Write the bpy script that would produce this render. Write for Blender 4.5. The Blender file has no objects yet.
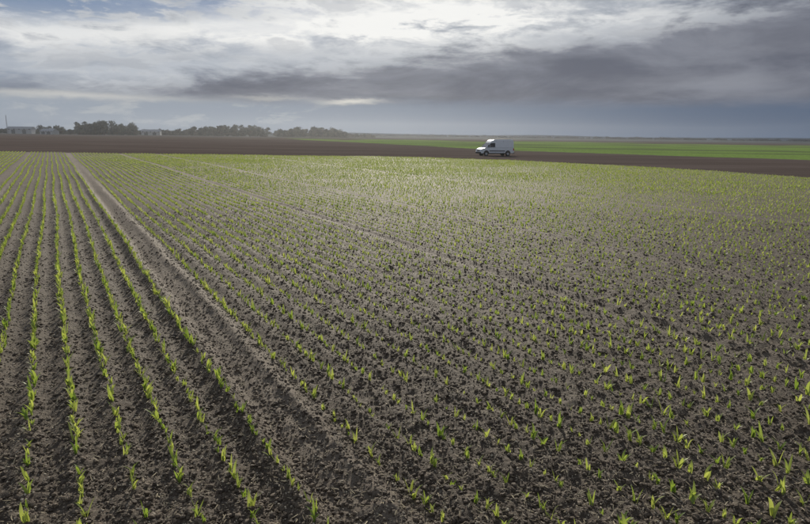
import bpy, bmesh, math, random
import numpy as np
from mathutils import Matrix, Vector, Euler
random.seed(7); rng=np.random.default_rng(7)
scene=bpy.context.scene
scene.view_settings.view_transform='Standard'; scene.view_settings.look='None'
scene.view_settings.exposure=0; scene.view_settings.gamma=1

# ---------------------------------------------------------------- node helpers
class NT:
    def __init__(s,tree): s.t=tree
    def n(s,typ,**k):
        nd=s.t.nodes.new(typ)
        for a,b in k.items(): setattr(nd,a,b)
        return nd
    def put(s,sock,v):
        if isinstance(v,bpy.types.NodeSocket): s.t.links.new(v,sock)
        elif v is not None:
            if isinstance(v,(tuple,list)) and len(v)==3 and sock.type=='RGBA': v=(*v,1)
            sock.default_value=v
    def m(s,op,*a,clamp=False):
        nd=s.n('ShaderNodeMath',operation=op); nd.use_clamp=clamp
        for i,v in enumerate(a): s.put(nd.inputs[i],v)
        return nd.outputs[0]
    def ss(s,x,lo,hi,a=0.0,b=1.0):
        nd=s.n('ShaderNodeMapRange',interpolation_type='SMOOTHSTEP')
        s.put(nd.inputs[0],x); nd.inputs[1].default_value=lo; nd.inputs[2].default_value=hi
        nd.inputs[3].default_value=a; nd.inputs[4].default_value=b
        return nd.outputs[0]
    def mix(s,f,a,b,mode='MIX'):
        nd=s.n('ShaderNodeMix',data_type='RGBA',blend_type=mode)
        s.put(nd.inputs[0],f); s.put(nd.inputs[6],a); s.put(nd.inputs[7],b)
        return nd.outputs[2]
    def noise(s,vec,scale,detail=4,rough=.55,dist=0):
        nd=s.n('ShaderNodeTexNoise')
        if vec is not None: s.put(nd.inputs['Vector'],vec)
        nd.inputs['Scale'].default_value=scale; nd.inputs['Detail'].default_value=detail
        nd.inputs['Roughness'].default_value=rough; nd.inputs['Distortion'].default_value=dist
        return nd.outputs[0]
    def comb(s,x,y,z=0.0):
        nd=s.n('ShaderNodeCombineXYZ')
        for i,v in enumerate((x,y,z)): s.put(nd.inputs[i],v)
        return nd.outputs[0]

def new_mat(name):
    m=bpy.data.materials.new(name); m.use_nodes=True; m.node_tree.nodes.clear()
    return m,NT(m.node_tree)
def principled(name,col,rough=.6,metal=0,var=.15,scale=8,spec=.3,coat=0):
    m,t=new_mat(name); o=t.n('ShaderNodeOutputMaterial'); p=t.n('ShaderNodeBsdfPrincipled')
    tc=t.n('ShaderNodeTexCoord'); nz=t.noise(tc.outputs['Object'],scale,4)
    c=t.mix(nz,tuple(v*(1-var) for v in col),tuple(min(1,v*(1+var)) for v in col))
    t.put(p.inputs['Base Color'],c); p.inputs['Roughness'].default_value=rough
    p.inputs['Metallic'].default_value=metal; p.inputs['Specular IOR Level'].default_value=spec
    p.inputs['Coat Weight'].default_value=coat
    t.t.links.new(p.outputs[0],o.inputs[0]); return m

# ---------------------------------------------------------------- layout constants
CAM_H=2.7
RD=math.radians(30.2)
dx,dy=-math.sin(RD),math.cos(RD)      # row direction
nx,ny=math.cos(RD),math.sin(RD)       # across rows
TRACKS=[(1.78,1.0),(-2.45,.6),(7.6,.45),(11.9,.5),(21.5,.4)]
def field_edge(x):
    return np.interp(x,[-200,-53,-20,0,11.4,20.2,26.8,30,34,40],[80,80,80.5,79.5,73.5,63.6,54,46,30,-10])
def green_edge(x):
    return np.interp(x,[-260,-150,-55,0,21.5,59,110,200],[1500,640,325,188,125,89,60,20])

# ---------------------------------------------------------------- numpy noise
def _h(ix,iy,seed):
    a=(ix.astype(np.int64)*374761393+iy.astype(np.int64)*668265263+seed*974634777)&0xffffffff
    a=((a^(a>>13))*1274126177)&0xffffffff
    a=((a^(a>>16))*2246822519)&0xffffffff
    return ((a^(a>>15))&0xffffff)/float(0xffffff)
def vn(x,y,seed):
    xi=np.floor(x); yi=np.floor(y); fx=x-xi; fy=y-yi
    fx=fx*fx*(3-2*fx); fy=fy*fy*(3-2*fy)
    a=_h(xi,yi,seed); b=_h(xi+1,yi,seed); c=_h(xi,yi+1,seed); d=_h(xi+1,yi+1,seed)
    return (a*(1-fx)+b*fx)*(1-fy)+(c*(1-fx)+d*fx)*fy
def height(x,y):
    r=np.hypot(x,y)+.01; cell=.004*r
    def fade(wl): return np.clip(wl/cell/2.5-.6,0,1)
    w=x*nx+y*ny
    w2=w+.03*(vn(x*.7,y*.7,3)-.5)*2
    z=.10*(vn(x/17,y/17,11)-.5)+.045*(vn(x/2.1,y/2.1,12)-.5)*fade(2.1)
    infield=(y<field_edge(x))
    rough=np.ones_like(x); prof=np.zeros_like(x)
    for tw,s in TRACKS:
        d=w2-tw
        prof+=s*(-.060*np.exp(-((d+.13)/.15)**2)+.070*np.exp(-((d-.16)/.09)**2)+.055*np.exp(-((d+.38)/.09)**2)-.03*np.exp(-((d-.36)/.08)**2))
        rough*=1-.5*s*np.exp(-((d+.12)/.2)**2)
    prof+=.018*np.cos(2*math.pi*(w+.44)/.36)
    z+=np.where(infield,prof,0)*fade(.5)
    for i,(wl,am) in enumerate([(.42,.014),(.19,.022),(.09,.026),(.045,.018)]):
        ca,sa=math.cos(i*1.1+.4),math.sin(i*1.1+.4)
        u=(x*ca-y*sa)/wl; v=(x*sa+y*ca)/wl
        u2=u+.35*vn(u*1.3,v*1.3,40+i)
        b=np.abs(2*vn(u2,v,20+i)-1)
        patch=.45+1.1*vn(x/(wl*6),y/(wl*6),60+i)
        z+=am*(b-.45)*fade(wl)*rough*patch
    return z

# ---------------------------------------------------------------- ground sheet
ang=list(np.arange(-math.radians(46),math.radians(46),.004))
ang+=list(np.linspace(math.radians(46),math.radians(314),68))[:-1]
ang=np.array(ang)
r1=np.exp(np.arange(math.log(2.6),math.log(110),.0042))
r2=np.exp(np.arange(math.log(110.8),math.log(12000),.012))
rr=np.concatenate([[.4,1.0,1.7,2.2],r1,r2])
A,R=np.meshgrid(ang,rr)
X=(R*np.sin(A)).ravel(); Y=(R*np.cos(A)).ravel()
Z=height(X,Y)*np.clip(R.ravel()/2,0,1)
na,nr=len(ang),len(rr)
co=np.stack([X,Y,Z],1)
i=np.arange(nr-1)[:,None]*na; j=np.arange(na)[None,:]; j2=(j+1)%na
quads=np.stack([i+j,i+na+j,i+na+j2,i+j2],-1).reshape(-1,4)
quads=quads[:,::-1]
cen=len(co); co=np.vstack([co,[[0,0,0]]])
tris=np.array([[cen,(k+1)%na,k] for k in range(na)])
me=bpy.data.meshes.new('ground')
me.vertices.add(len(co)); me.vertices.foreach_set('co',co.ravel().astype(np.float32))
loops=np.concatenate([quads.ravel(),tris.ravel()]).astype(np.int32)
me.loops.add(len(loops)); me.loops.foreach_set('vertex_index',loops)
starts=np.concatenate([np.arange(len(quads))*4,len(quads)*4+np.arange(len(tris))*3]).astype(np.int32)
me.polygons.add(len(starts)); me.polygons.foreach_set('loop_start',starts)
me.update(); me.validate()
cx,cy=co[:,0],co[:,1]
edge_n=(vn(cx*.35,cy*.35,5)-.5)*2
crop=((cy<field_edge(cx)+edge_n*.8)).astype(np.float32)
gn=(vn(cx*.06,cy*.06,6)-.5)*4
rad=np.hypot(cx,cy)
green=((cy>green_edge(cx)+gn)&(rad>50)&(cx>-200)).astype(np.float32)*np.clip((430+60*gn-rad)/60,0,1)
green=green.astype(np.float32)
far_haze=np.clip((rad-380)/600,0,1).astype(np.float32)
w=cx*nx+cy*ny; tr=np.zeros_like(w)
for tw,s in TRACKS: tr+=s*np.exp(-((w-tw)/.33)**4)
tr=(tr*crop).astype(np.float32)
for nme,arr in (('crop',crop),('green',green),('far_haze',far_haze),('track',tr)):
    at=me.attributes.new(nme,'FLOAT','POINT'); at.data.foreach_set('value',arr)
ground=bpy.data.objects.new('ground',me); scene.collection.objects.link(ground)

m,t=new_mat('field_soil'); o=t.n('ShaderNodeOutputMaterial'); p=t.n('ShaderNodeBsdfPrincipled')
geo=t.n('ShaderNodeNewGeometry'); pos=geo.outputs['Position']
def attr(n):
    a=t.n('ShaderNodeAttribute'); a.attribute_name=n; return a.outputs['Fac']
n1=t.noise(pos,14,5,.65); n2=t.noise(pos,.22,3,.6); n3=t.noise(pos,48,2,.6); n4=t.noise(pos,1.6,3,.6)
c=t.mix(t.ss(n1,.3,.72),(.040,.028,.018),(.108,.080,.054))
c=t.mix(t.ss(n4,.4,.7,0,.45),c,(.110,.084,.060))
c=t.mix(t.ss(n2,.35,.7,0,.4),c,(.050,.036,.025))
c=t.mix(t.ss(n3,.58,.67,0,.75),c,(.29,.245,.18))
c=t.mix(t.m('MULTIPLY',attr('track'),.75,clamp=True),c,(.172,.136,.100))
ph=t.mix(t.ss(n1,.3,.7),(.066,.052,.047),(.108,.087,.077))
sepp=t.n('ShaderNodeSeparateXYZ'); t.put(sepp.inputs[0],pos)
strv=t.comb(t.m('MULTIPLY',sepp.outputs[0],.02),t.m('MULTIPLY',sepp.outputs[1],.13))
ns=t.noise(strv,1.0,4,.6)
ph=t.mix(t.ss(ns,.42,.62,0,.6),ph,(.132,.108,.098))
c=t.mix(attr('crop'),ph,c)
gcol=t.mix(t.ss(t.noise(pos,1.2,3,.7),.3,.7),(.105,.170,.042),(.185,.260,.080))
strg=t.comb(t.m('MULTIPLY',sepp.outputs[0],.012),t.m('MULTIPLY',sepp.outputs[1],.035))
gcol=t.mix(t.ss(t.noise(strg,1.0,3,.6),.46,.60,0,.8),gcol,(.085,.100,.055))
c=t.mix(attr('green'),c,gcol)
haze_col=t.mix(t.ss(t.noise(strg,.6,3,.6),.4,.6),(.062,.070,.082),(.062,.078,.080))  # bluish aerial haze painted into the ground colour with distance
c=t.mix(attr('far_haze'),c,haze_col)
t.put(p.inputs['Base Color'],c); p.inputs['Roughness'].default_value=.75
t.put(p.inputs['Specular IOR Level'],t.m('MULTIPLY',attr('crop'),.3))
hb=t.m('ADD',t.m('MULTIPLY',t.noise(pos,40,5,.7),.8),t.m('MULTIPLY',n1,1.0))
b=t.n('ShaderNodeBump'); b.inputs['Strength'].default_value=.9; b.inputs['Distance'].default_value=.032
t.put(b.inputs['Height'],hb); t.put(p.inputs['Normal'],b.outputs[0])
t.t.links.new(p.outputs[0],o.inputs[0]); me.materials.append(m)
me.polygons.foreach_set('use_smooth',np.ones(len(me.polygons),dtype=bool))

# ---------------------------------------------------------------- instancing helper
def inst_group(name,coll,tilt):
    ng=bpy.data.node_groups.new(name,'GeometryNodeTree')
    ng.interface.new_socket('Geometry',in_out='INPUT',socket_type='NodeSocketGeometry')
    ng.interface.new_socket('Geometry',in_out='OUTPUT',socket_type='NodeSocketGeometry')
    N=ng.nodes.new; L=ng.links.new
    gi=N('NodeGroupInput'); go=N('NodeGroupOutput')
    ip=N('GeometryNodeInstanceOnPoints'); ci=N('GeometryNodeCollectionInfo')
    ci.inputs['Collection'].default_value=coll
    ci.inputs['Separate Children'].default_value=True; ci.inputs['Reset Children'].default_value=True
    ip.inputs['Pick Instance'].default_value=True
    rv=N('FunctionNodeRandomValue'); rv.data_type='FLOAT_VECTOR'
    rv.inputs[0].default_value=(-tilt,-tilt,0); rv.inputs[1].default_value=(tilt,tilt,6.283)
    ri=N('FunctionNodeRandomValue'); ri.data_type='INT'
    ri.inputs[4].default_value=0; ri.inputs[5].default_value=len(coll.objects)-1; ri.inputs['Seed'].default_value=5
    sa=N('GeometryNodeInputNamedAttribute'); sa.data_type='FLOAT'; sa.inputs[0].default_value='sc'
    L(gi.outputs[0],ip.inputs['Points']); L(ci.outputs[0],ip.inputs['Instance'])
    L(rv.outputs[0],ip.inputs['Rotation']); L(ri.outputs[2],ip.inputs['Instance Index'])
    L(sa.outputs[0],ip.inputs['Scale']); L(ip.outputs[0],go.inputs[0])
    return ng
def scatter(name,pts,sc,coll,tilt=.12):
    mm=bpy.data.meshes.new(name); mm.vertices.add(len(pts))
    mm.vertices.foreach_set('co',pts.astype(np.float32).ravel())
    a=mm.attributes.new('sc','FLOAT','POINT'); a.data.foreach_set('value',sc.astype(np.float32))
    ob=bpy.data.objects.new(name,mm); scene.collection.objects.link(ob)
    md=ob.modifiers.new('scatter','NODES'); md.node_group=inst_group(name+'_nodes',coll,tilt)
    return ob

# ---------------------------------------------------------------- seedlings
def leaf_mat(name,ca,cb):
    m,t=new_mat(name); o=t.n('ShaderNodeOutputMaterial')
    oi=t.n('ShaderNodeObjectInfo')
    c=t.mix(oi.outputs['Random'],ca,cb)
    p=t.n('ShaderNodeBsdfPrincipled'); t.put(p.inputs['Base Color'],c); p.inputs['Roughness'].default_value=.45
    p.inputs['Specular IOR Level'].default_value=.5
    tr=t.n('ShaderNodeBsdfTranslucent'); t.put(tr.inputs[0],t.mix(1.0,c,(1.55,1.5,.9),'MULTIPLY'))
    mx=t.n('ShaderNodeMixShader'); mx.inputs[0].default_value=.5
    t.t.links.new(p.outputs[0],mx.inputs[1]); t.t.links.new(tr.outputs[0],mx.inputs[2])
    t.t.links.new(mx.outputs[0],o.inputs[0]); return m
LM=leaf_mat('seedling_leaf',(.165,.245,.048),(.35,.40,.13))
pc=bpy.data.collections.new('seedling_variants')
def ribbon(vs,fs,base,az,L,W,a0,a1,seg=5,tw=0):
    x,y,z=base; k0=len(vs)
    hz=z; px,py=x,y
    for s in range(seg+1):
        f=s/seg; an=a0+(a1-a0)*f**1.5
        wd=W*(math.sin(math.pi*min(1,.18+f*.82))**.8)*.5+.0006
        cxx=math.cos(az+tw*f); cyy=math.sin(az+tw*f)
        qx,qy=-cyy*wd,cxx*wd
        vs+= [(px+qx,py+qy,hz+wd*.35),(px,py,hz),(px-qx,py-qy,hz+wd*.35)]
        st=L/seg; px+=cxx*st*math.cos(an); py+=cyy*st*math.cos(an); hz+=st*math.sin(an)
    for s in range(seg):
        q=k0+s*3
        fs+= [(q,q+1,q+4,q+3),(q+1,q+2,q+5,q+4)]
for v in range(14):
    vs=[];fs=[]
    nl=random.choice([4,4,5,5,6]); az0=random.random()*6.28
    for l in range(nl):
        az=az0+l*math.pi*random.choice([1,.8,1.15])+random.uniform(-.4,.4)
        L=random.uniform(.075,.155)*(1 if l<3 else .78)
        ribbon(vs,fs,(random.uniform(-.014,.014),random.uniform(-.014,.014),-.010),az,L,random.uniform(.015,.025),
               random.uniform(1.15,1.5),random.uniform(.1,1.25),tw=random.uniform(-.6,.6))
    mm=bpy.data.meshes.new('seedling'); mm.from_pydata(vs,[],fs); mm.materials.append(LM)
    mm.polygons.foreach_set('use_smooth',[True]*len(fs))
    pc.objects.link(bpy.data.objects.new('seedling_v%d'%v,mm))
S=.36
wv=[-.44+S*k for k in range(-260,6)]+[2.20+S*k for k in range(0,300)]
PX=[];PY=[]
for ww in wv:
    if any(abs(ww-tw)<.2 for tw,s in TRACKS if tw!=1.78): continue
    n=int(112/.125)
    l=np.arange(n)*.125+rng.uniform(-.04,.04,n)-12+rng.random()*.1
    l=l[rng.random(n)>.10]
    ja=rng.normal(0,.013,len(l))+.03*np.sin(l*.35+ww)
    PX.append(l*dx+(ww+ja)*nx); PY.append(l*dy+(ww+ja)*ny)
px=np.concatenate(PX); py=np.concatenate(PY)
a=np.arctan2(px,py); rd=np.hypot(px,py)
ok=(np.abs(a)<math.radians(42))&(py<field_edge(px)-.3)&(rd>2.2)&(rd<120)
ok&=(vn(px*.5,py*.5,77)+.5*rng.random(len(px))>.18)
px,py=px[ok],py[ok]
pts=np.stack([px,py,height(px,py)+.006],1)
sc=rng.uniform(.55,1.25,len(px))*(.80+.4*vn(px*.25,py*.25,78))
scatter('crop_seedlings',pts,sc,pc,.18)

# ---------------------------------------------------------------- soil clods, stones, straw
def clod_mat(name,c1,c2):
    m,t=new_mat(name); o=t.n('ShaderNodeOutputMaterial'); p=t.n('ShaderNodeBsdfPrincipled')
    oi=t.n('ShaderNodeObjectInfo'); geo=t.n('ShaderNodeNewGeometry')
    c=t.mix(oi.outputs['Random'],c1,c2)
    c=t.mix(t.ss(t.noise(geo.outputs['Position'],30,3),.4,.7,0,.5),c,tuple(v*.6 for v in c1))
    t.put(p.inputs['Base Color'],c); p.inputs['Roughness'].default_value=.75; p.inputs['Specular IOR Level'].default_value=.3
    t.t.links.new(p.outputs[0],o.inputs[0]); return m
CM=clod_mat('soil_clod',(.050,.036,.025),(.150,.115,.080))
SM=clod_mat('pale_stone',(.25,.205,.15),(.48,.42,.32))
def clod(name,mat,coll,sub,seed):
    bm=bmesh.new(); bmesh.ops.create_icosphere(bm,subdivisions=sub,radius=.5)
    r=random.Random(seed); sx,sy,sz=r.uniform(.7,1.2),r.uniform(.7,1.2),r.uniform(.5,.85)
    for v in bm.verts:
        k=r.uniform(.72,1.2); v.co=Vector((v.co.x*sx*k,v.co.y*sy*k,v.co.z*sz*k+.12))
    mm=bpy.data.meshes.new(name); bm.to_mesh(mm); bm.free(); mm.materials.append(mat)
    coll.objects.link(bpy.data.objects.new(name,mm))
cc=bpy.data.collections.new('clod_variants')
for k in range(8): clod('clod_v%d'%k,CM,cc,2,k)
sc_=bpy.data.collections.new('stone_variants')
for k in range(5): clod('stone_v%d'%k,SM,sc_,1,50+k)
def sector(n,r0,r1,pw):
    u=rng.random(n); r=r0*(r1/r0)**(u**pw); a=rng.uniform(-.72,.72,n)
    return r*np.sin(a),r*np.cos(a),r
x,y,r=sector(90000,2.8,24,.9)
k=(y<field_edge(x)+4); x,y,r=x[k],y[k],r[k]
s=.010+.038*rng.random(len(x))**3.4+.0002*r
k=vn(x*1.2,y*1.2,91)+.8*rng.random(len(x))>.35; x,y,s=x[k],y[k],s[k]
scatter('soil_clods',np.stack([x,y,height(x,y)],1),s,cc,.6)
x,y,r=sector(60000,2.8,78,.8)
k=(y<field_edge(x)); x,y,r=x[k],y[k],r[k]
s=.006+.018*rng.random(len(x))**3+.0004*r
scatter('field_stones',np.stack([x,y,height(x,y)+.004],1),s,sc_,.6)
STM=clod_mat('dry_straw',(.26,.21,.13),(.42,.36,.24))
stc=bpy.data.collections.new('straw_variants')
for v in range(4):
    vs=[];fs=[]
    ribbon(vs,fs,(0,0,.006),random.random()*6,random.uniform(.03,.08),random.uniform(.005,.010),random.uniform(0,.4),random.uniform(-.5,.1),4,tw=random.uniform(-.6,.6))
    mm=bpy.data.meshes.new('straw'); mm.from_pydata(vs,[],fs); mm.materials.append(STM); stc.objects.link(bpy.data.objects.new('straw_v%d'%v,mm))
x,y,r=sector(10000,2.8,30,.9)
scatter('straw_residue',np.stack([x,y,height(x,y)+.006],1),rng.uniform(.5,1.1,len(x)),stc,.2)

# ---------------------------------------------------------------- van
def link_child(ob,parent):
    scene.collection.objects.link(ob); ob.parent=parent; return ob
def mesh_obj(name,vs,fs,mat,parent,bev=0):
    mm=bpy.data.meshes.new(name); mm.from_pydata(vs,[],fs)
    bm=bmesh.new(); bm.from_mesh(mm); bmesh.ops.recalc_face_normals(bm,faces=bm.faces); bm.to_mesh(mm); bm.free()
    mm.materials.append(mat); ob=bpy.data.objects.new(name,mm); link_child(ob,parent)
    if bev:
        b=ob.modifiers.new('bevel','BEVEL'); b.width=bev; b.segments=3; b.limit_method='ANGLE'; b.angle_limit=math.radians(25)
    return ob
def extrude_poly(name,prof,yw,mat,parent,bev=0,y0=None):
    n=len(prof); vs=[]
    for (x,z) in prof: vs.append((x,-yw(z) if y0 is None else y0[0],z))
    for (x,z) in prof: vs.append((x, yw(z) if y0 is None else y0[1],z))
    fs=[tuple(range(n)),tuple(range(2*n-1,n-1,-1))]
    fs+=[(k,(k+1)%n,n+(k+1)%n,n+k) for k in range(n)]
    return mesh_obj(name,vs,fs,mat,parent,bev)
van=bpy.data.objects.new('white_van',None); scene.collection.objects.link(van)
PAINT=principled('white_van_paint',(.66,.69,.73),.45,0,.06,3,.4,.2)
GLASS=principled('dark_glass',(.025,.03,.035),.08,0,.1,3,.6)
RUB=principled('tyre_rubber',(.025,.025,.025),.85,0,.2,20)
PLA=principled('black_plastic',(.04,.04,.042),.6,0,.2,12)
RIM=principled('steel_rim',(.5,.5,.52),.4,.7,.1,12)
LAMP=principled('lamp_lens',(.7,.72,.74),.15,0,.05,10,.6)
RED=principled('tail_lamp_red',(.4,.02,.02),.2,0,.05,10,.6)
wz=lambda z: 1.0-.13*max(0,(z-1.15)/1.35)**1.3
extrude_poly('lower_body',[(-2.70,.42),(-2.78,.62),(-2.74,.95),(-2.60,1.10),(-2.0,1.26),(2.72,1.26),(2.76,1.1),(2.76,.45)],lambda z:1.0,PAINT,van,.05)
extrude_poly('upper_body',[(-1.98,1.262),(-1.22,2.05),(-.95,2.33),(-.55,2.48),(2.45,2.54),(2.63,2.46),(2.70,2.2),(2.72,1.262)],wz,PAINT,van,.06)
extrude_poly('roof_rack_rail',[(-.4,2.55),(-.4,2.60),(2.3,2.63),(2.3,2.58)],lambda z:.7,PLA,van,.01)
for sgn,nm in ((-1,'left'),(1,'right')):
    def side(name,pr,mat,off=.012):
        vs=[(x,sgn*(wz(z)+off),z) for x,z in pr]+[(x,sgn*(wz(z)-.03),z) for x,z in pr]
        n=len(pr); fs=[tuple(range(n)),tuple(range(2*n-1,n-1,-1))]+[(k,(k+1)%n,n+(k+1)%n,n+k) for k in range(n)]
        return mesh_obj(name,vs,fs,mat,van)
    side('cab_window_'+nm,[(-1.72,1.36),(-1.14,1.97),(-.42,2.0),(-.42,1.36)],GLASS)
    side('cab_pillar_'+nm,[(-1.33,1.36),(-1.33,1.78),(-1.28,1.82),(-1.28,1.36)],PAINT,.018)
    side('cargo_seam_'+nm,[(-.30,.55),(-.30,2.3),(-.275,2.3),(-.275,.55)],PLA,.006)
    side('cargo_seam_b_'+nm,[(.95,.55),(.95,2.3),(.975,2.3),(.975,.55)],PLA,.006)
    side('side_moulding_'+nm,[(-1.35,.72),(-1.35,.86),(1.25,.86),(1.25,.72)],PLA,.02)
    side('mirror_'+nm,[(-1.60,1.42),(-1.60,1.72),(-1.44,1.72),(-1.44,1.42)],PLA,.2)
    side('sill_'+nm,[(-1.4,.34),(-1.4,.5),(1.3,.5),(1.3,.34)],PLA,.004)
    for wx,wn in ((-1.85,'front'),(1.75,'rear')):
        n=28
        pr=[(wx+.45*math.cos(math.pi*q/n),.42+.47*math.sin(math.pi*q/n)) for q in range(n+1)]
        side('wheel_arch_%s_%s'%(wn,nm),pr,PLA,.008)
        bm=bmesh.new(); bmesh.ops.create_cone(bm,cap_ends=True,segments=36,radius1=.355,radius2=.355,depth=.25)
        mm=bpy.data.meshes.new('wheel'); bm.to_mesh(mm); bm.free(); mm.materials.append(RUB)
        ob=link_child(bpy.data.objects.new('wheel_%s_%s'%(wn,nm),mm),van)
        ob.location=(wx,sgn*.92,.355); ob.rotation_euler=(math.pi/2,0,0)
        bv=ob.modifiers.new('b','BEVEL'); bv.width=.04; bv.segments=3; bv.limit_method='ANGLE'
        bm=bmesh.new(); bmesh.ops.create_cone(bm,cap_ends=True,segments=24,radius1=.21,radius2=.17,depth=.05)
        mm=bpy.data.meshes.new('rim'); bm.to_mesh(mm); bm.free(); mm.materials.append(RIM)
        ob=link_child(bpy.data.objects.new('rim_%s_%s'%(wn,nm),mm),van)
        ob.location=(wx,sgn*1.055,.355); ob.rotation_euler=(sgn*-math.pi/2,0,0)
extrude_poly('windscreen',[(-1.94,1.33),(-1.25,2.045),(-1.20,2.03),(-1.86,1.33)],lambda z:.84,GLASS,van,0)
extrude_poly('front_bumper',[(-2.85,.38),(-2.87,.62),(-2.70,.70),(-2.60,.38)],lambda z:.96,PLA,van,.03)
extrude_poly('grille',[(-2.80,.74),(-2.785,.94),(-2.72,.94),(-2.72,.74)],lambda z:.5,PLA,van,.01)
extrude_poly('rear_bumper',[(2.70,.40),(2.70,.60),(2.87,.60),(2.87,.40)],lambda z:.97,PLA,van,.03)
extrude_poly('rear_windows',[(2.68,1.5),(2.68,2.1),(2.725,2.1),(2.745,1.5)],lambda z:.62,GLASS,van,.01)
for sgn,nm in ((-1,'left'),(1,'right')):
    extrude_poly('headlamp_'+nm,[(-2.79,.78),(-2.70,1.04),(-2.48,1.06),(-2.5,.80)],None,LAMP,van,.01,y0=(sgn*.62,sgn*1.012))
    extrude_poly('tail_lamp_'+nm,[(2.60,.85),(2.60,1.22),(2.78,1.22),(2.78,.85)],None,RED,van,.01,y0=(sgn*.86,sgn*1.012))
van.location=(13.05,90,float(height(np.array([13.05]),np.array([90.]))[0])-.03)
van.rotation_euler=(0,0,math.radians(16)); van.scale=(.95,.95,.95)

# ---------------------------------------------------------------- distant vegetation
def foliage_mat(name,c1,c2):
    m,t=new_mat(name); o=t.n('ShaderNodeOutputMaterial'); p=t.n('ShaderNodeBsdfDiffuse')
    geo=t.n('ShaderNodeNewGeometry')
    c=t.mix(t.ss(t.noise(geo.outputs['Position'],.25,3),.35,.65),c1,c2)
    t.put(p.inputs[0],c)
    tr=t.n('ShaderNodeBsdfTranslucent'); t.put(tr.inputs[0],c)
    mx=t.n('ShaderNodeMixShader'); mx.inputs[0].default_value=.35
    t.t.links.new(p.outputs[0],mx.inputs[1]); t.t.links.new(tr.outputs[0],mx.inputs[2])
    t.t.links.new(mx.outputs[0],o.inputs[0]); return m
FM=foliage_mat('haze_tinted_foliage',(.060,.070,.072),(.105,.118,.105))  # leaf colours paled and greyed to include distance haze
FM2=foliage_mat('haze_blue_foliage',(.075,.10,.135),(.095,.12,.15))  # blue of the distance haze is put into the leaf colour
BM=principled('bark',(.09,.075,.065),.9,0,.3,2)
def tree_mass(name,trees,mat,dens=1.0,leaf=.8):
    vs=[];fs=[];mi=[]
    R=random.Random(len(name)*13)
    for (x,y,h,wd) in trees:
        tr=h*.025
        for s in range(5):
            a0=s/5*6.283; a1=(s+1)/5*6.283; k=len(vs)
            vs+= [(x+tr*math.cos(a0),y+tr*math.sin(a0),-.3),(x+tr*math.cos(a1),y+tr*math.sin(a1),-.3),(x+tr*.4*math.cos(a1),y+tr*.4*math.sin(a1),h*.8),(x+tr*.4*math.cos(a0),y+tr*.4*math.sin(a0),h*.8)]
            fs.append((k,k+1,k+2,k+3)); mi.append(1)
        ncl=int(R.uniform(13,18))
        for cI in range(ncl):
            f=R.uniform(.08,1); rr_=wd*.5*math.sqrt(max(.2,1-((f-.42)/.62)**2))
            aa=R.random()*6.28; q=R.random()**.5*rr_*.85
            ccx,ccy,ccz=x+q*math.cos(aa),y+q*math.sin(aa),h*f*.93
            cr=wd*R.uniform(.14,.26)
            k=len(vs)
            vs+=[(x,y,h*f*.6),(x+.12,y,h*f*.6+.2),(ccx,ccy,ccz)]; fs.append((k,k+1,k+2)); mi.append(1)
            for l in range(int(36*dens)):
                d=Vector((R.gauss(0,1),R.gauss(0,1),R.gauss(0,.75))); d.normalize(); d*=cr*R.uniform(.35,1.1)
                cpt=Vector((ccx,ccy,max(.2,ccz+d.z*.8)))+Vector((d.x,d.y,0))
                u=Vector((R.gauss(0,1),R.gauss(0,1),R.gauss(0,1))).normalized()*leaf*R.uniform(.5,1.3)
                w_=u.orthogonal().normalized()*leaf*R.uniform(.4,1.0)
                k=len(vs); vs+=[tuple(cpt-u*.5),tuple(cpt+w_*.5),tuple(cpt+u*.5),tuple(cpt-w_*.5)]
                fs.append((k,k+1,k+2,k+3)); mi.append(0)
    mm=bpy.data.meshes.new(name); mm.from_pydata(vs,[],fs); mm.materials.append(mat); mm.materials.append(BM)
    mm.polygons.foreach_set('material_index',mi)
    ob=bpy.data.objects.new(name,mm); scene.collection.objects.link(ob); return ob
def line_trees(p0,p1,n,h0,h1,ws=.9,jit=8,taper=.35):
    out=[]
    for k in range(n):
        f=(k+random.uniform(-.4,.4))/max(1,n-1)
        h=random.uniform(h0,h1)
        env=1-taper*abs(2*f-1)**3
        out.append((p0[0]+(p1[0]-p0[0])*f,p0[1]+(p1[1]-p0[1])*f+random.uniform(-jit,jit),h*env,h*random.uniform(.7,1.1)*ws))
    return out
def at(xpx,D): return ((xpx-405)/600/1.0218*D,D)
tree_mass('tree_grove',line_trees(at(76,640),at(136,640),36,9,14.5,1.0,20)+line_trees(at(40,650),at(76,650),14,5,10,1.2,12),FM,1.1,1.2)
tree_mass('tree_row',line_trees(at(193,700),at(266,690),44,8.5,13,1.0,20,.25),FM,1.1,1.2)
tree_mass('woodland',line_trees(at(274,680),at(346,690),46,7,12.5,1.1,22,.5),FM,1.1,1.2)
tree_mass('hedge',line_trees(at(-60,780),at(80,760),60,4,6.5,1.6)+line_trees(at(136,740),at(200,740),34,4.5,8,1.5)+line_trees(at(340,760),at(372,780),14,2.5,5,1.6),FM,1.0,1.2)
tree_mass('distant_treeline',line_trees(at(372,3300),at(900,3300),220,4,8,6,160,.0),FM2,.5,5)

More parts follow.
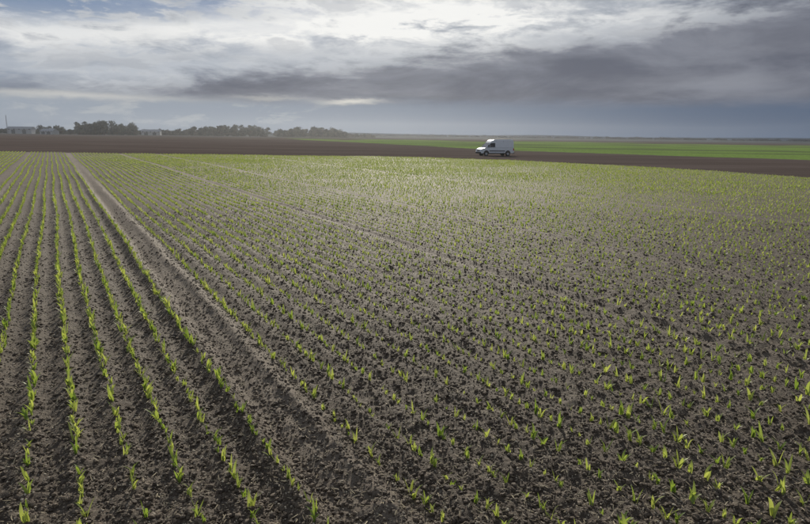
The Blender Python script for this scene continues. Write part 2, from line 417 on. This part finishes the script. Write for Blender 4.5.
def hills(name,D,h,seed,mat):
    vs=[];fs=[];n=260
    for k in range(n):
        a=-1.2+2.4*k/(n-1); q=a*9
        hh=h*(.5+.7*float(vn(np.array([q]),np.array([seed*1.]),seed)[0])+.12*float(vn(np.array([q*5]),np.array([1.]),seed)[0]))
        for dd,zz in ((D,-1),(D*1.05,hh*.85),(D*1.2,hh),(D*1.35,-2)):
            vs.append((dd*math.sin(a),dd*math.cos(a),zz))
    for k in range(n-1):
        for s in range(3): fs.append((k*4+s,k*4+4+s,k*4+5+s,k*4+1+s))
    mm=bpy.data.meshes.new(name); mm.from_pydata(vs,[],fs); mm.materials.append(mat)
    mm.polygons.foreach_set('use_smooth',[True]*len(fs))
    ob=bpy.data.objects.new(name,mm); scene.collection.objects.link(ob)
hills('hills',5200,24,3,foliage_mat('haze_tinted_hill',(.070,.10,.145),(.085,.115,.16)))  # hill colour carries painted blue aerial haze

# ---------------------------------------------------------------- distant farm buildings + mast
WALL=principled('shed_wall',(.38,.39,.40),.7,0,.1,1)
ROOF=principled('shed_roof',(.22,.23,.25),.6,0,.15,1)
DOOR=principled('shed_door',(.10,.11,.12),.6,0,.1,1)
def shed(x,y,L,Wd,H,Rf,rot):
    e=bpy.data.objects.new('farm_shed',None); scene.collection.objects.link(e)
    e.location=(x,y,0); e.rotation_euler=(0,0,rot)
    a,b=L/2,Wd/2
    vs=[(-a,-b,-.2),(a,-b,-.2),(a,b,-.2),(-a,b,-.2),(-a,-b,H),(a,-b,H),(a,b,H),(-a,b,H),(-a,0,H+Rf),(a,0,H+Rf)]
    mesh_obj('walls',vs,[(0,1,5,4),(2,3,7,6),(1,2,6,9,5),(3,0,4,8,7),(0,3,2,1)],WALL,e)
    o_=.5; t_=.15
    for sg in (-1,1):
        vs=[(-a-o_,sg*(b+o_),H-.25),(a+o_,sg*(b+o_),H-.25),(a+o_,0,H+Rf+.05),(-a-o_,0,H+Rf+.05)]
        vs+=[(p_[0],p_[1],p_[2]+t_) for p_ in vs]
        mesh_obj('roof',vs,[(0,1,2,3),(4,5,6,7),(0,1,5,4),(1,2,6,5),(2,3,7,6),(3,0,4,7)],ROOF,e)
    for k,dxx in enumerate((-L*.25,L*.2)):
        vs=[(dxx+sx*2,-b+yy,zz) for yy in (-.06,.02) for sx,zz in ((-1,-.1),(1,-.1),(1,H*.75),(-1,H*.75))]
        mesh_obj('door_%d'%k,vs,[(0,1,2,3),(4,5,6,7),(0,1,5,4),(1,2,6,5),(2,3,7,6),(3,0,4,7)],DOOR,e)
    for k in range(5):
        dxx=-L*.42+k*L*.21
        vs=[(dxx+sx*.7,-b+yy,zz) for yy in (-.05,.02) for sx,zz in ((-1,H*.8),(1,H*.8),(1,H*.95),(-1,H*.95))]
        mesh_obj('window_%d'%k,vs,[(0,1,2,3),(4,5,6,7),(0,1,5,4),(1,2,6,5),(2,3,7,6),(3,0,4,7)],GLASS,e)
for xp,D,L,H,r_ in ((20,700,26,5.5,.1),(48,630,14,3.2,-.15),(-22,720,26,6,.05),(150,700,20,4,.2)):
    x_,y_=at(xp,D); shed(x_,y_,L,10,H,2.2,r_)
ms=bpy.data.objects.new('lattice_mast',None); scene.collection.objects.link(ms); x_,y_=at(6,640); ms.location=(x_,y_,0)
def bar(name,a,b_,r,par,mat):
    a=Vector(a);b_=Vector(b_); bm=bmesh.new(); bmesh.ops.create_cone(bm,cap_ends=True,segments=6,radius1=r,radius2=r*.8,depth=(b_-a).length)
    mm=bpy.data.meshes.new(name); bm.to_mesh(mm); bm.free(); mm.materials.append(mat)
    ob=link_child(bpy.data.objects.new(name,mm),par); ob.location=(a+b_)/2; ob.rotation_euler=(b_-a).to_track_quat('Z','Y').to_euler()
for k in range(3):
    a0=k*2.094; a1=(k+1)*2.094
    bar('leg_%d'%k,(.8*math.cos(a0),.8*math.sin(a0),0),(.15*math.cos(a0),.15*math.sin(a0),19),.09,ms,DOOR)
    for q in range(6):
        z0=q*3; z1=z0+3; f0=.8-.034*z0; f1=.8-.034*z1
        bar('brace_%d_%d'%(k,q),(f0*math.cos(a0),f0*math.sin(a0),z0),(f1*math.cos(a1),f1*math.sin(a1),z1),.04,ms,DOOR)

# ---------------------------------------------------------------- world sky
SUN_AZ=math.radians(-1); SUN_EL=math.radians(24)
wd=bpy.data.worlds.new('World'); scene.world=wd; wd.use_nodes=True; wd.node_tree.nodes.clear()
t=NT(wd.node_tree)
sky=t.n('ShaderNodeTexSky',sky_type='NISHITA'); sky.sun_disc=False; sky.sun_elevation=SUN_EL; sky.sun_rotation=SUN_AZ
tc=t.n('ShaderNodeTexCoord'); sp=t.n('ShaderNodeSeparateXYZ'); t.put(sp.inputs[0],tc.outputs['Generated'])
x,y,z=sp.outputs
az=t.m('ARCTAN2',x,y); el=t.m('ARCSINE',z)
den=t.m('ADD',t.m('MAXIMUM',z,0.0),.09)
q=t.comb(t.m('DIVIDE',x,den),t.m('DIVIDE',y,den),0.0)
qs=t.comb(t.m('MULTIPLY',az,5.0),t.m('MULTIPLY',el,17.0),3.0)
nA=t.noise(q,.6,6,.58,.2); nC=t.noise(qs,.9,6,.58,.35); nD=t.noise(qs,2.6,6,.62,.25)
K=1/.1
def C(r,g,b):
    f=lambda c:((c/255)/12.92 if c/255<.04045 else ((c/255+.055)/1.055)**2.4)
    return (f(r)*K,f(g)*K,f(b)*K)
cA=t.m('SUBTRACT',nA,.5); cCn=t.m('SUBTRACT',nC,.5); cD=t.m('SUBTRACT',nD,.5)
blue=t.mix(.12,C(98,122,158),sky.outputs[0])
deck=t.mix(t.ss(nC,.38,.62),C(146,154,167),C(194,198,203))
bmask=t.m('ADD',cA,t.m('MULTIPLY',cD,1.1))
gap=t.m('MULTIPLY',t.ss(bmask,.085,-.03),t.ss(az,.05,-.30,.05,1.0))
gap=t.m('MULTIPLY',gap,t.ss(el,.12,.185,.25,1.0))
up=t.mix(gap,deck,blue)
gl=t.m('MULTIPLY',t.ss(t.m('ABSOLUTE',t.m('SUBTRACT',az,.04)),.55,.03),t.ss(el,.10,.18))
tong=t.m('SUBTRACT',el,t.m('ADD',.172,t.m('MULTIPLY',az,.075)))
tong=t.ss(t.m('ABSOLUTE',t.m('ADD',tong,t.m('ADD',t.m('MULTIPLY',cCn,.07),t.m('MULTIPLY',cD,.06)))),.030,.0)
tong=t.m('MULTIPLY',tong,t.ss(az,.3,.05,.2,1.0))
br=t.m('ADD',t.m('MULTIPLY',gl,t.ss(t.m('ADD',nA,t.m('MULTIPLY',nD,.8)),.74,.98)),t.m('MULTIPLY',tong,.75),clamp=True)
up=t.mix(br,up,C(240,240,238))
shred=t.ss(t.m('ADD',cCn,t.m('MULTIPLY',cD,.6)),.07,.18,0,.4)
up=t.mix(shred,up,C(140,147,160))
eb=t.m('ADD',.120,t.m('MULTIPLY',az,.12))
ragg=t.m('ADD',t.m('MULTIPLY',cCn,.12),t.m('MULTIPLY',cD,.07))
d=t.m('ADD',t.m('SUBTRACT',el,eb),ragg)
bank=t.m('MULTIPLY',t.ss(d,.022,-.022),t.ss(az,-.72,-.20,.5,1.0))
bankc=t.mix(t.ss(nC,.35,.65),C(96,100,113),C(128,132,143))
bankc=t.mix(t.ss(nA,.45,.7,0,.35),bankc,C(148,151,159))
lowup=t.mix(bank,up,bankc)
lb=t.ss(t.m('ADD',el,t.m('MULTIPLY',cD,.02)),.064,.040)
lowc=t.mix(t.ss(az,-.65,.6),C(152,161,173),C(86,101,124))
lowc=t.mix(t.m('MULTIPLY',t.ss(nD,.5,.64,0,.5),t.ss(az,.0,-.35)),lowc,C(184,187,188))
lowc=t.mix(t.m('MULTIPLY',t.ss(el,.03,.0),.6),lowc,t.mix(t.ss(az,-.5,.5),C(142,152,166),C(96,112,136)))
colr=t.mix(lb,lowup,lowc)
def slit(a0,e0,wa,we,s):
    da=t.m('DIVIDE',t.m('SUBTRACT',az,a0),wa)
    de=t.m('DIVIDE',t.m('SUBTRACT',t.m('ADD',el,t.m('MULTIPLY',cD,.02)),e0),we)
    rr_=t.m('ADD',t.m('MULTIPLY',da,da),t.m('MULTIPLY',de,de))
    return t.m('MULTIPLY',t.m('POWER',2.718,t.m('MULTIPLY',rr_,-1.0)),s)
for a0,e0,wa,we,s in ((-.09,.052,.045,.0035,.8),(-.50,.050,.16,.005,.5),(-.22,.056,.06,.003,.3)):
    colr=t.mix(slit(a0,e0,wa,we,s),colr,C(220,217,208))
hi=t.mix(t.ss(nA,.4,.6),t.mix(.5,sky.outputs[0],C(120,140,170)),C(186,190,196))
colr=t.mix(t.ss(el,.24,.5),colr,hi)
bg=t.n('ShaderNodeBackground'); bg.inputs[1].default_value=.1; t.put(bg.inputs[0],colr)
o=t.n('ShaderNodeOutputWorld'); t.t.links.new(bg.outputs[0],o.inputs[0])

sl=bpy.data.lights.new('sun','SUN'); sl.energy=4.4; sl.angle=math.radians(1.5); sl.color=(1,.92,.78)
so=bpy.data.objects.new('sun',sl); scene.collection.objects.link(so)
sd=Vector((math.sin(SUN_AZ)*math.cos(SUN_EL),math.cos(SUN_AZ)*math.cos(SUN_EL),math.sin(SUN_EL)))
so.rotation_euler=sd.to_track_quat('Z','Y').to_euler(); so.location=(0,0,30)

# ---------------------------------------------------------------- added scattering box that veils the field like lens glare and distance haze
bm=bmesh.new(); bmesh.ops.create_cube(bm,size=1)
for v in bm.verts: v.co=Vector((v.co.x*900,v.co.y*860+450,v.co.z*20+9.5))
mm=bpy.data.meshes.new('added_haze_box'); bm.to_mesh(mm); bm.free()
m,tt=new_mat('haze_volume'); o=tt.n('ShaderNodeOutputMaterial'); vs_=tt.n('ShaderNodeVolumeScatter')
vs_.inputs['Color'].default_value=(.93,.96,1,1); vs_.inputs['Density'].default_value=.00016; vs_.inputs['Anisotropy'].default_value=.8
tt.t.links.new(vs_.outputs[0],o.inputs['Volume']); mm.materials.append(m)
scene.collection.objects.link(bpy.data.objects.new('added_haze_box',mm))

# ---------------------------------------------------------------- camera
cam=bpy.data.cameras.new('camera'); cam.sensor_width=36; cam.lens=26.67; cam.clip_start=.05; cam.clip_end=30000
co_=bpy.data.objects.new('camera',cam); scene.collection.objects.link(co_)
co_.matrix_world=Matrix.Translation((0,0,CAM_H))@Matrix.Rotation(math.radians(90-11.86),4,'X')@Matrix.Rotation(math.radians(.7),4,'Z')
scene.camera=co_
